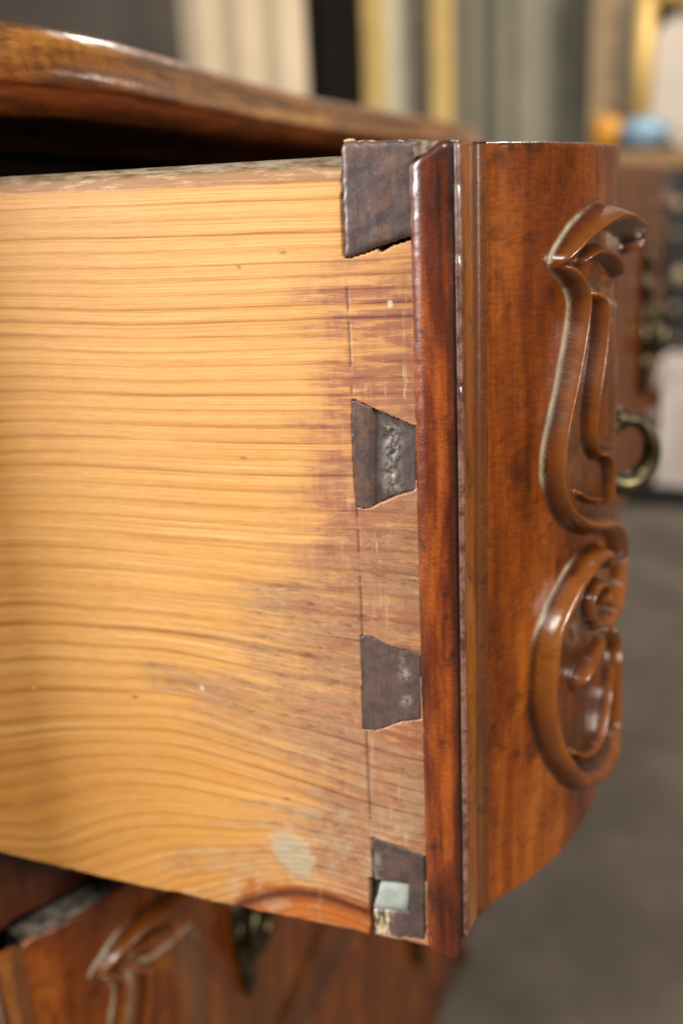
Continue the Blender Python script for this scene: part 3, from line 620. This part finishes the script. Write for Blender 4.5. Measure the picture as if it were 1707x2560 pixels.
def make_pin(k, P3, proud, rad):
    A = np.array(P3); x0, z0 = A.min(0) - 0.0004; x1, z1 = A.max(0) + 0.0004; st = 0.00035
    gx = np.arange(x0, x1, st); gz = np.arange(z0, z1, st); GX, GZ = np.meshgrid(gx, gz, indexing='ij')
    jx = (fbm(GX * 500, GZ * 500, 60 + k) - 0.5) * 0.0006
    sd = poly_sd(GX, GZ, P3) + jx
    px, py = project(GX, GX * 0, GZ)
    t = np.clip(sd / rad, 0, 1); Y = -proud * np.sqrt(np.clip(1 - (1 - t) ** 2, 0, 1)) + 0.0003
    Y = np.where(sd < 0, 0.0002 - sd * 0 + 0.0035, Y)
    Y += (fbm(GX * 260, GZ * 260, 66 + k) - 0.5) * 0.0004 * (sd > 0)
    put = np.zeros(px.shape); spl = np.zeros(px.shape); warm = np.ones(px.shape) * 0.25
    if k == 0: warm[:] = 0.55
    if k == 1:
        put = np.exp(-((px - 975) / 22) ** 2) * smooth01(py, 1045, 1075) * (1 - smooth01(py, 1215, 1245)); groove = smooth01(px, 925, 935)
        Y += 0.0011 * groove * (sd > 0) + put * (nzp(GX, GZ) - 0.4) * 0.0012
        warm = 0.75 * (1 - groove)
    if k == 2:
        put = np.exp(-((px - 1014) / 13) ** 2 - ((py - 1690) / 14) ** 2) + np.exp(-((px - 1018) / 13) ** 2 - ((py - 1754) / 12) ** 2) + 0.4 * np.exp(-((px - 1008) / 12) ** 2 - ((py - 1655) / 20) ** 2)
        put *= 1.5; Y -= 0.0003 * np.clip(put, 0, 1)
    if k == 3:
        hole = poly_sd(px, py, [(925,2200),(1021,2208),(1021,2281),(925,2275)]) > 0; Y = np.where(hole, 0.003, Y)
        spl = smooth01(py, 2262, 2278) * (1 - smooth01(px, 965, 990)) * (py < 2345); put = np.exp(-((px - 943) / 9) ** 2) * smooth01(py, 2120, 2150) * (1 - smooth01(py, 2190, 2205)) * 0.8
        Y += spl * 0.0006 * nzp(GX, GZ)
    rim = np.exp(-((sd - 0.0002) / 0.0005) ** 2) * (0.0 + 0.3 * fbm(GX * 300, GZ * 300, 71))
    V = np.stack([GX, Y, GZ], -1).reshape(-1, 3); f = grid_faces(*GX.shape); keep = (sd > -0.0004).ravel()[f].min(1)
    f = f[keep]; idx, inv = np.unique(f.ravel(), return_inverse=True)
    o = mesh('dovetail_pin', V[idx], inv.reshape(-1, 4), M_pin, drawer, True,
             {'putty': np.clip(put, 0, 1).ravel()[idx], 'splint': np.clip(spl, 0, 1).ravel()[idx], 'warm': warm.ravel()[idx], 'rim': rim.ravel()[idx]})
    return o
def nzp(a, b): return fbm(a * 700, b * 700, 77)
for k, (pr, rad) in enumerate(((0.0012, 0.0018), (0.0004, 0.0006), (0.0002, 0.0004), (0.0002, 0.0004))):
    p = make_pin(k, pins3[k], pr, rad)
    p['label'] = ['large proud half pin at the top corner', 'grooved pin with crumbs of filler', 'flat dark pin with two filler dots', 'lowest pin with a square hole'][k]
# pale filler in the hole of the lowest pin
pl = [(949,2212),(962,2209),(1019,2215),(1020,2280),(985,2277),(933,2268),(938,2252),(943,2240),(946,2225)]
pl3 = [on_y(a, b) for a, b in pl]; Vp = []
for yy, s_ in ((0.0028, 1.04), (0.0004, 1.0), (-0.0001, 0.93), (-0.0002, 0.5)):
    c = np.mean(pl3, 0)
    for q in pl3: Vp.append((c[0] + (q[0] - c[0]) * s_, yy + random.uniform(-1, 1) * 0.0001, c[2] + (q[2] - c[2]) * s_))
nq = len(pl); fq = [(r_ * nq + i, r_ * nq + (i + 1) % nq, (r_ + 1) * nq + (i + 1) % nq, (r_ + 1) * nq + i) for r_ in range(3) for i in range(nq)] + [tuple(range(3 * nq, 4 * nq))]
M_putty = plain('pale_putty', (0.33, 0.355, 0.31), 0.6, 0, 0.15, 200)
mesh('putty_plug', Vp, fq, M_putty, drawer, True)
# broken grey wood where the corner of the lip is missing, and a pale chip on top of the pin
cv = [on_y(a, b, yy) for a, b, yy in [(1032,351,.0006),(1060,350,.0008),(1096,351,.0012),(1082,368,-.0002),(1062,382,-.0006),(1040,392,-.0003),(1030,398,.0004),(1030,372,-.0004),(1052,366,.0003)]]
mesh('broken_corner', cv, [(0, 1, 8, 7), (1, 2, 3, 8), (3, 4, 8), (4, 5, 7, 8), (5, 6, 7)], plain('grey_broken_wood', (0.15, 0.105, 0.065), 0.8, 0, 0.6, 700), drawer, False)
cc = on_y(874, 352, 0.0005); v_, f_ = ellipsoid(cc, (0.0014, 0.0012, 0.0005), 10, 6, 0.15); mesh('wood_splinter', v_, f_, plain('fresh_splinter', (0.62, 0.40, 0.24), 0.6), drawer, True)

# rest of the box
box('far_side_board', (-0.42, -0.02, 0.672, 0.684, -0.2165, 0.0015), M_case, drawer)
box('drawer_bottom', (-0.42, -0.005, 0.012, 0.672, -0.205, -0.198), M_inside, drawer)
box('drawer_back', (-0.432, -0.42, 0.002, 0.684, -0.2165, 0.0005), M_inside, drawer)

# --- brass handle: relief backplate, post and hanging bail
def face_pt(y, z, off=0.0):
    i = np.argmin(np.abs(CY - y)); return np.array([CX[i] + off * NX[i], CY[i] + off * NY[i], z])
def build_handle(parent, y0, zc, ring_r=0.0132, flat=False, shift=(0, 0, 0)):
    sh = np.array(shift, float); k_ = 1.35 if flat else 1.0
    parts = []
    for dy, dz, a, b, c in ((0, .040, .0028, .006, .007), (.004, .030, .0025, .008, .006), (-.006, .022, .003, .006, .008), (.006, .014, .0025, .008, .007), (0, 0, .003, .011, .011),
                            (-.007, -.014, .003, .006, .010), (.005, -.022, .0028, .007, .009), (0, -.034, .003, .006, .010), (.001, -.046, .0025, .004, .008)):
        c0 = face_pt(y0 + dy, zc + dz, 0.0030); parts.append(ellipsoid(c0 + sh, (a * k_, b * k_, c * k_), 14, 8, 0.12))
    v, f = join(parts); h = mesh('handle', v, f, M_brass, parent)
    p0 = face_pt(y0, zc + .004, 0.0) + sh; p1 = face_pt(y0, zc + .004, 0.008) + sh
    v1, f1 = tube([p0, p0 + (p1 - p0) * .5, p1], [0.0035, 0.0025, 0.003], 12); v2, f2 = ellipsoid(p1, (.0048, .0048, .0048))
    v, f = join([(v1, f1), (v2, f2)]); mesh('post', v, f, M_brass, h)
    # ring bail standing out from the post
    ang = np.linspace(0, 2 * math.pi, 40, endpoint=False); nrm = (p1 - p0) / np.linalg.norm(p1 - p0); tan = np.array([-nrm[1], nrm[0], 0])
    d1 = nrm * 0.9 + tan * 0.42
    if flat: d1 = tan + nrm * 0.12
    d1 = d1 * 1.0; d1 /= np.linalg.norm(d1); cz = p0 + nrm * 0.0115 + np.array([0, 0, -ring_r * 1.02])
    path = [cz + ring_r * (0.86 * d1 * math.sin(t) + np.array([0, 0, 1.0 * math.cos(t)])) for t in ang]
    rad = [0.0027 + 0.0020 * (0.5 - 0.5 * math.cos(t)) for t in ang]
    v, f = tube(path, rad, 12, True); mesh('bail', v, f, M_brass, h)
    return h
build_handle(front, 0.170, on_y(1555, 1062, 0.17)[2] - .002)
build_handle(front, 0.50, -0.095, flat=True)

# ================================================================= LOWER DRAWERS (closed)
def copy_tree(o, parent=None):
    c = o.copy(); COL.objects.link(c); c.parent = parent
    for ch in o.children:
        if not ch.name.startswith('handle'): copy_tree(ch, c)
    return c
DX, DZ = -0.1761, -0.2708
def closed_drawer(k, label):
    root = empty('drawer', (drawer.location[0] + DX, drawer.location[1], drawer.location[2] + DZ * k - 0.0))
    tag(root, label, 'drawer', 'serpentine drawers of the chest')
    fb = copy_tree(front, root)
    for y_ in (0.155, 0.50): build_handle(fb, y_, -0.085, 0.012, True, (DX, 0, DZ * k))
    X_ = root.location
    box('side_board', (-0.42 + DX, -0.004 + DX, 0.0015, 0.012, -0.2165 + DZ * k, 0.0005 + DZ * k), M_pine_plain, root)
    box('side_board', (-0.42 + DX, -0.02 + DX, 0.672, 0.684, -0.2165 + DZ * k, 0.0005 + DZ * k), M_pine_plain, root)
    return root
M_pine_plain = plain('pale_pine', (0.5, 0.28, 0.10), 0.6)
closed_drawer(1, 'closed second drawer right under the open one, carved walnut front')
closed_drawer(2, 'closed third drawer at the foot of the chest, seen far below')

# ================================================================= CHEST CASE
chest = empty('chest_of_drawers', (-0.42, 0.345, -0.86))
tag(chest, 'antique walnut serpentine chest with moulded top, behind the open drawer', 'chest')
def sweep(name, prof, curve, mat, parent, close_prof=False):
    """prof: (outward offset, z); curve: (x, y) plan polyline"""
    C_ = np.array(curve); T = np.gradient(C_, axis=0); T /= np.linalg.norm(T, axis=1)[:, None]; N_ = np.stack([T[:, 1], -T[:, 0]], -1)
    P = np.array(prof); V = np.zeros((len(C_), len(P), 3))
    V[..., 0] = C_[:, None, 0] + N_[:, None, 0] * P[None, :, 0]; V[..., 1] = C_[:, None, 1] + N_[:, None, 1] * P[None, :, 0]; V[..., 2] = P[None, :, 1]
    return V
ty = np.array([-.06, -.045, -.02, .005, .03, .05, .084, .134, .20, .29, .36, .476, .56, .64, .73, .80, .83])
tx = np.array([-.190, -.172, -.153, -.140, -.1305, -.1255, -.1245, -.131, -.139, -.1485, -.152, -.152, -.1485, -.149, -.156, -.175, -.195])
sy, sx_ = curve_smooth(ty, tx, 300)
prof = [(-.30, .045), (-.014, .045), (-.009, .0446), (-.0055, .0432), (-.0035, .0410), (-.0032, .0385), (-.0030, .0360), (-.0018, .0335), (-.0004, .0318), (.0, .0306), (-.0002, .0296),
        (-.0012, .0284), (-.0018, .0268), (-.0026, .0250), (-.0042, .0230), (-.0066, .0212), (-.0095, .0202), (-.0125, .0199), (-.052, .0190), (-.054, .0165), (-.056, .0140), (-.30, .0140)]
prof = [(a if a < -.1 or b < .031 else a * 0.8, b if b < .031 else .0306 + (b - .0306) * 1.17) for a, b in prof]
prof2 = [];
for a, b in zip(prof[:-1], prof[1:]):
    n = 1 if abs(a[0] - b[0]) > .05 else 3
    for i in range(n): prof2.append((a[0] + (b[0] - a[0]) * i / n, a[1] + (b[1] - a[1]) * i / n))
prof2.append(prof[-1])
V = sweep('top', prof2, np.column_stack([sx_, sy]), None, None)
V[:, 0, 0] = -0.60; V[:, -1, 0] = -0.60; V[:, 0, 1] = sy; V[:, -1, 1] = sy
rgh = (fbm(V[..., 1] * 220, V[..., 2] * 700, 81) - 0.5) * 0.0006; V[:, 1:-1, 0] += rgh[:, 1:-1]
f = grid_faces(V.shape[0], V.shape[1]); npf = V.shape[1]
caps = [tuple(range(npf))[::-1], tuple((V.shape[0] - 1) * npf + i for i in range(npf))]
mesh('top_board', V.reshape(-1, 3), [tuple(q) for q in f] + caps, M_top, chest)
def rail(name, z0, z1, inset, mat):
    k = np.linspace(0, CS[-1], 120); bx = np.interp(k, CS, CX) + DX; by = np.interp(k, CS, CY)
    by[0] = -0.004; C_ = np.column_stack([bx, by]); r = 0.002
    V = sweep(name, [(-.05, z1), (-inset - r, z1), (-inset - r * .3, z1 - r * .3), (-inset, z1 - r), (-inset, z0 + r), (-inset - r * .3, z0 + r * .3), (-inset - r, z0), (-.05, z0)], C_, None, None)
    n = V.shape[1]; f = grid_faces(V.shape[0], n)
    return mesh(name, V.reshape(-1, 3), [tuple(q) for q in f] + [tuple(range(n))[::-1], tuple((V.shape[0] - 1) * n + i for i in range(n))], mat, chest)
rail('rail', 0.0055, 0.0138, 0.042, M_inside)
rail('rail', -0.2645, -0.2215, 0.011, M_case)
rail('rail', -0.2635 + DZ, -0.2215 + DZ, 0.001, M_case)
rail('rail', -0.2635 + 2 * DZ, -0.2215 + 2 * DZ, 0.001, M_case)
box('corner_stile', (-0.215, -0.168, -0.042, -0.006, -0.82, 0.0138), M_case, chest, 0.004)
box('corner_stile', (-0.235, -0.195, 0.696, 0.765, -0.82, 0.0138), M_case, chest, 0.004)
box('side_panel', (-0.60, -0.215, -0.036, -0.012, -0.80, 0.0138), M_case, chest)
box('side_panel', (-0.60, -0.225, 0.741, 0.765, -0.80, 0.0138), M_case, chest)
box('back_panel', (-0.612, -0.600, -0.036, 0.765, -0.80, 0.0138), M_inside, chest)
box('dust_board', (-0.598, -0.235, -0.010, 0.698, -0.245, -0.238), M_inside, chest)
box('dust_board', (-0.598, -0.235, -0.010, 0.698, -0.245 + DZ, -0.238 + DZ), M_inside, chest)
for x_, y_ in ((-.20, -.025), (-.21, .74), (-.58, -.025), (-.58, .74)):
    v, f = tube([(x_, y_, -.80), (x_ + .008, y_, -.83), (x_ + .004, y_, -.86), (x_ + .012, y_, -.879)], [.022, .028, .017, .022], 14); mesh('foot', v, f, M_case, chest)

# ================================================================= ROOM BEHIND (out of focus)
FLOOR = -0.88
def floor_mat():
    m = NT('grey_brown_carpet'); n1 = m.noise(m.coords(), 5.0, 4, 0.6); n2 = m.noise(m.coords(), 300, 3)
    c = m.mix(m.ramp(n1, [(0.40, 0.0), (0.62, 1.0)]), (0.078, 0.061, 0.047), (0.115, 0.093, 0.073)); m.set(Base_Color=c, Roughness=0.95); m.bump(n2, 0.4, 0.004); return m.m
fl = mesh('floor', [(-4, -3, FLOOR), (5, -3, FLOOR), (5, 4.2, FLOOR), (-4, 4.2, FLOOR)], [(0, 1, 2, 3)], floor_mat(), None, False); tag(fl, kind='structure')
wl = box('wall', (-4, 5, 4.0, 4.1, FLOOR, 2.2), plain('taupe_wall', (0.24, 0.20, 0.17), 0.9, 0, 0.12, 2)); tag(wl, kind='structure')
def upright(name, pxa, pxb, pya, pyb, y, depth, mat, parent=None, floor=True):
    """a box standing at distance y, spanning those columns of the view"""
    a = on_y(pxa, pyb if not floor else 300, y); b = on_y(pxb, pyb if not floor else 300, y); t = on_y((pxa + pxb) / 2, pya, y)[2]
    z0 = FLOOR + 0.001 if floor else on_y((pxa + pxb) / 2, pyb, y)[2]
    return box(name, (a[0], b[0], y, y + depth, z0, t), mat, parent, 0.004)
# fluted cream screen
YB = 3.2
M_cream = plain('cream_paint', (0.80, 0.64, 0.45), 0.7, 0, 0.06, 3)
x0 = on_y(452, 120, YB)[0]; x1 = on_y(742, 120, YB)[0]; n = 90; t = np.linspace(0, 1, n)
yy = YB + 0.012 * np.cos(t * 2 * math.pi * 3.0) + 0.05 * t
V = [(x0 + (x1 - x0) * a, b, z) for a, b in zip(t, yy) for z in (FLOOR + .002, 0.95)] + [(x0 + (x1 - x0) * a, b + 0.03, z) for a, b in zip(t, yy) for z in (FLOOR + .002, 0.95)]
fs = []
for i in range(n - 1):
    fs += [(2 * i, 2 * i + 2, 2 * i + 3, 2 * i + 1), (2 * n + 2 * i, 2 * n + 2 * i + 1, 2 * n + 2 * i + 3, 2 * n + 2 * i + 2), (2 * i + 1, 2 * i + 3, 2 * n + 2 * i + 3, 2 * n + 2 * i + 1), (2 * i, 2 * n + 2 * i, 2 * n + 2 * i + 2, 2 * i + 2)]
fs += [(0, 1, 2 * n + 1, 2 * n), (2 * n - 2, 4 * n - 2, 4 * n - 1, 2 * n - 1)]
sc_o = mesh('folding_screen', V, fs, M_cream); tag(sc_o, 'tall cream screen with soft vertical folds, blurred above the chest top', 'screen')
dk = upright('dark_gap_sheet', 735, 905, -200, 500, YB + .25, .04, plain('dark_gap_brown', (0.030, 0.022, 0.017), 0.8)); tag(dk, 'dark brown sheet put in for the dark gap between the cream screen and the gold frame', 'panel')  # sheet added to give the dark gap beside the screen
M_gold = plain('gilt', (0.62, 0.42, 0.14), 0.5, 0.25, 0.12, 8)
M_glass = plain('pale_mirror', (0.58, 0.52, 0.36), 0.5, 0.0, 0.10, 4)
def framed(name, label, pxa, pxb, fw, y, mat_in, cat, top=0.95):
    a = on_y(pxa, 150, y)[0]; b = on_y(pxb, 150, y)[0]; t = fw * (y - CAM[1]) / F * 1.06
    root = empty(name, ((a + b) / 2, y, FLOOR)); tag(root, label, cat)
    box('stile', (a, a + t[0] if hasattr(t, '__len__') else a + t, y - .03, y + .02, FLOOR + .002, top), M_gold, root, .008)
    box('stile', (b - t, b, y - .03, y + .02, FLOOR + .002, top), M_gold, root, .008)
    box('crosspiece', (a + t, b - t, y - .028, y + .018, top - t, top - .002), M_gold, root, .006)
    box('crosspiece', (a + t, b - t, y - .028, y + .018, FLOOR + .004, FLOOR + t), M_gold, root, .006)
    box('pane', (a + t, b - t, y - .004, y + .012, FLOOR + t, top - t), mat_in, root)
    return root
framed('gilt_frame', 'gilt frame around a pale pane, beside the dark gap', 912, 1132, 48, YB, M_glass, 'frame')
ds = upright('dark_strip', 1030, 1068, -200, 500, YB - 0.045, .012, plain('dark_olive', (0.11, 0.09, 0.06), 0.8)); tag(ds, 'narrow dark olive lath inside the gilt frame', 'strip')  # plain dark olive strip set in front of the pane
# grey green drape
x0 = on_y(1120, 150, YB + .1)[0]; x1 = on_y(1500, 150, YB + .1)[0]; t = np.linspace(0, 1, 120); yy = YB + .16 + 0.03 * np.sin(t * 11) + 0.012 * np.sin(t * 37)
V = [(x0 + (x1 - x0) * a, b + d, z) for d in (0, .01) for a, b in zip(t, yy) for z in (FLOOR + .004, 1.0)]; n = 120; fs = []
for i in range(n - 1):
    fs += [(2 * i, 2 * i + 2, 2 * i + 3, 2 * i + 1), (2 * n + 2 * i, 2 * n + 2 * i + 1, 2 * n + 2 * i + 3, 2 * n + 2 * i + 2), (2 * i + 1, 2 * i + 3, 2 * n + 2 * i + 3, 2 * n + 2 * i + 1)]
dr = mesh('drape', V, fs, plain('grey_green_cloth', (0.20, 0.185, 0.14), 0.9, 0, 0.15, 3)); tag(dr, 'grey green drape hanging between the gilt frames', 'drape')
# gilt oval mirror frame at the right
br = upright('brown_post', 1470, 1545, -200, 500, YB - .02, .04, plain('brown_gilt_wood', (0.27, 0.18, 0.09), 0.6)); tag(br, 'brown gilded post left of the oval mirror', 'post')
mr = empty('oval_mirror', tuple(on_y(1700, 250, YB - .08))); tag(mr, 'gilt mirror with a pale oval glass, upper right corner', 'mirror')
ym = YB - .08; A0, A1 = on_y(1618, -60, ym), on_y(1592, 352, ym); v, f = tube([A0, (A0 + A1) / 2, A1], 0.033, 14); mesh('stile', v, f, M_gold, mr)
B0 = on_y(1610, -15, ym); B1 = on_y(1900, -15, ym); v, f = tube([B0, (B0 + B1) / 2, B1], 0.03, 14); mesh('crosspiece', v, f, M_gold, mr)
c = on_y(1765, 190, ym + .02); ang = np.linspace(0, 2 * math.pi, 48, endpoint=False)
def disc(c, rx, rz, d):
    V = [(c[0] + rx * math.cos(a), c[1] + dd, c[2] + rz * math.sin(a)) for dd in (0, d) for a in ang]; n = 48
    return V, [tuple(range(n)), tuple(range(2 * n - 1, n - 1, -1))] + [(i, i + n, (i + 1) % n + n, (i + 1) % n) for i in range(n)]
v, f = disc(c, .185, .200, .02); mesh('glass', v, f, plain('mirror_pale', (0.50, 0.44, 0.38), 0.5, 0, .05, 4), mr, False)
bb = on_y(1600, -60, ym + .06); box('backing', (bb[0], bb[0] + .6, ym + .06, ym + .08, on_y(1650, 372, ym + .06)[2], bb[2]), plain('black_backing', (0.045, 0.038, 0.028), 0.7), mr)
# table with things on it
yt = 2.88; tl = on_y(1440, 392, yt); 
table = empty('side_cabinet', (tl[0] + .4, yt + .2, FLOOR)); tag(table, 'black cabinet with golden brown top and brass mounts, right edge', 'cabinet')
M_black = plain('black_lacquer', (0.008, 0.007, 0.006), 0.4)
za = on_y(1640, 372, yt)[2]; zb = on_y(1640, 425, yt)[2]
box('cabinet_top', (tl[0], tl[0] + .8, yt, yt + .20, zb, za), plain('golden_brown_wood', (0.24, 0.13, 0.045), 0.5), table, .006)
cx0 = on_y(1668, 700, yt + .02)[0]
box('cabinet_body', (cx0, cx0 + .5, yt + .02, yt + .18, FLOOR + .06, zb), M_black, table)
box('plinth', (on_y(1560, 1240, yt)[0], cx0 + .5, yt + .0, yt + .18, FLOOR + .002, FLOOR + .06), M_black, table)
for j, (a, b_, r_) in enumerate(((1690, 510, .016), (1686, 585, .011), (1698, 690, .022), (1684, 770, .012), (1690, 850, .010))):
    v, f = ellipsoid(on_y(a, b_, yt + .015), (r_, .014, r_ * 1.1), wob=.1); mesh('brass_mount', v, f, plain('dull_brass', (0.34, 0.27, 0.16), 0.6, 0.3, 0.3, 40), table)
pb = upright('stone_block', 1632, 1900, 905, 1222, yt - .22, .18, plain('pale_pinkish_stone', (0.50, 0.43, 0.38), 0.7, 0, .2, 14), None, False); tag(pb, 'pale pinkish stone block in front of the black cabinet', 'block')
pz = pb.data.vertices; zmin = min(v.co.z for v in pz)
bs = box('base_shadow_box', (on_y(1560, 1240, yt - .23)[0], on_y(1900, 1240, yt - .23)[0], yt - .24, yt - .03, FLOOR + .002, zmin - .001), M_black); tag(bs, 'low black box put in for the shadow strip under the pale stone block', 'base')  # black box stands in for the shadow strip at the floor
# small coloured things on the cabinet top
c = on_y(1518, 335, yt + .1); v, f = ellipsoid((c[0], c[1], za + .052), (.048, .040, .052)); o = mesh('orange_pot', v, f, plain('orange_glaze', (0.62, 0.27, 0.02), 0.4)); tag(o, 'small round orange pot on the cabinet top', 'pot')
c = on_y(1608, 345, yt + .06); v, f = ellipsoid((c[0], c[1], za + .046), (.070, .050, .048)); o = mesh('blue_bowl', v, f, plain('light_blue_glaze', (0.21, 0.33, 0.43), 0.35)); tag(o, 'small light blue bowl right of the orange pot', 'bowl')
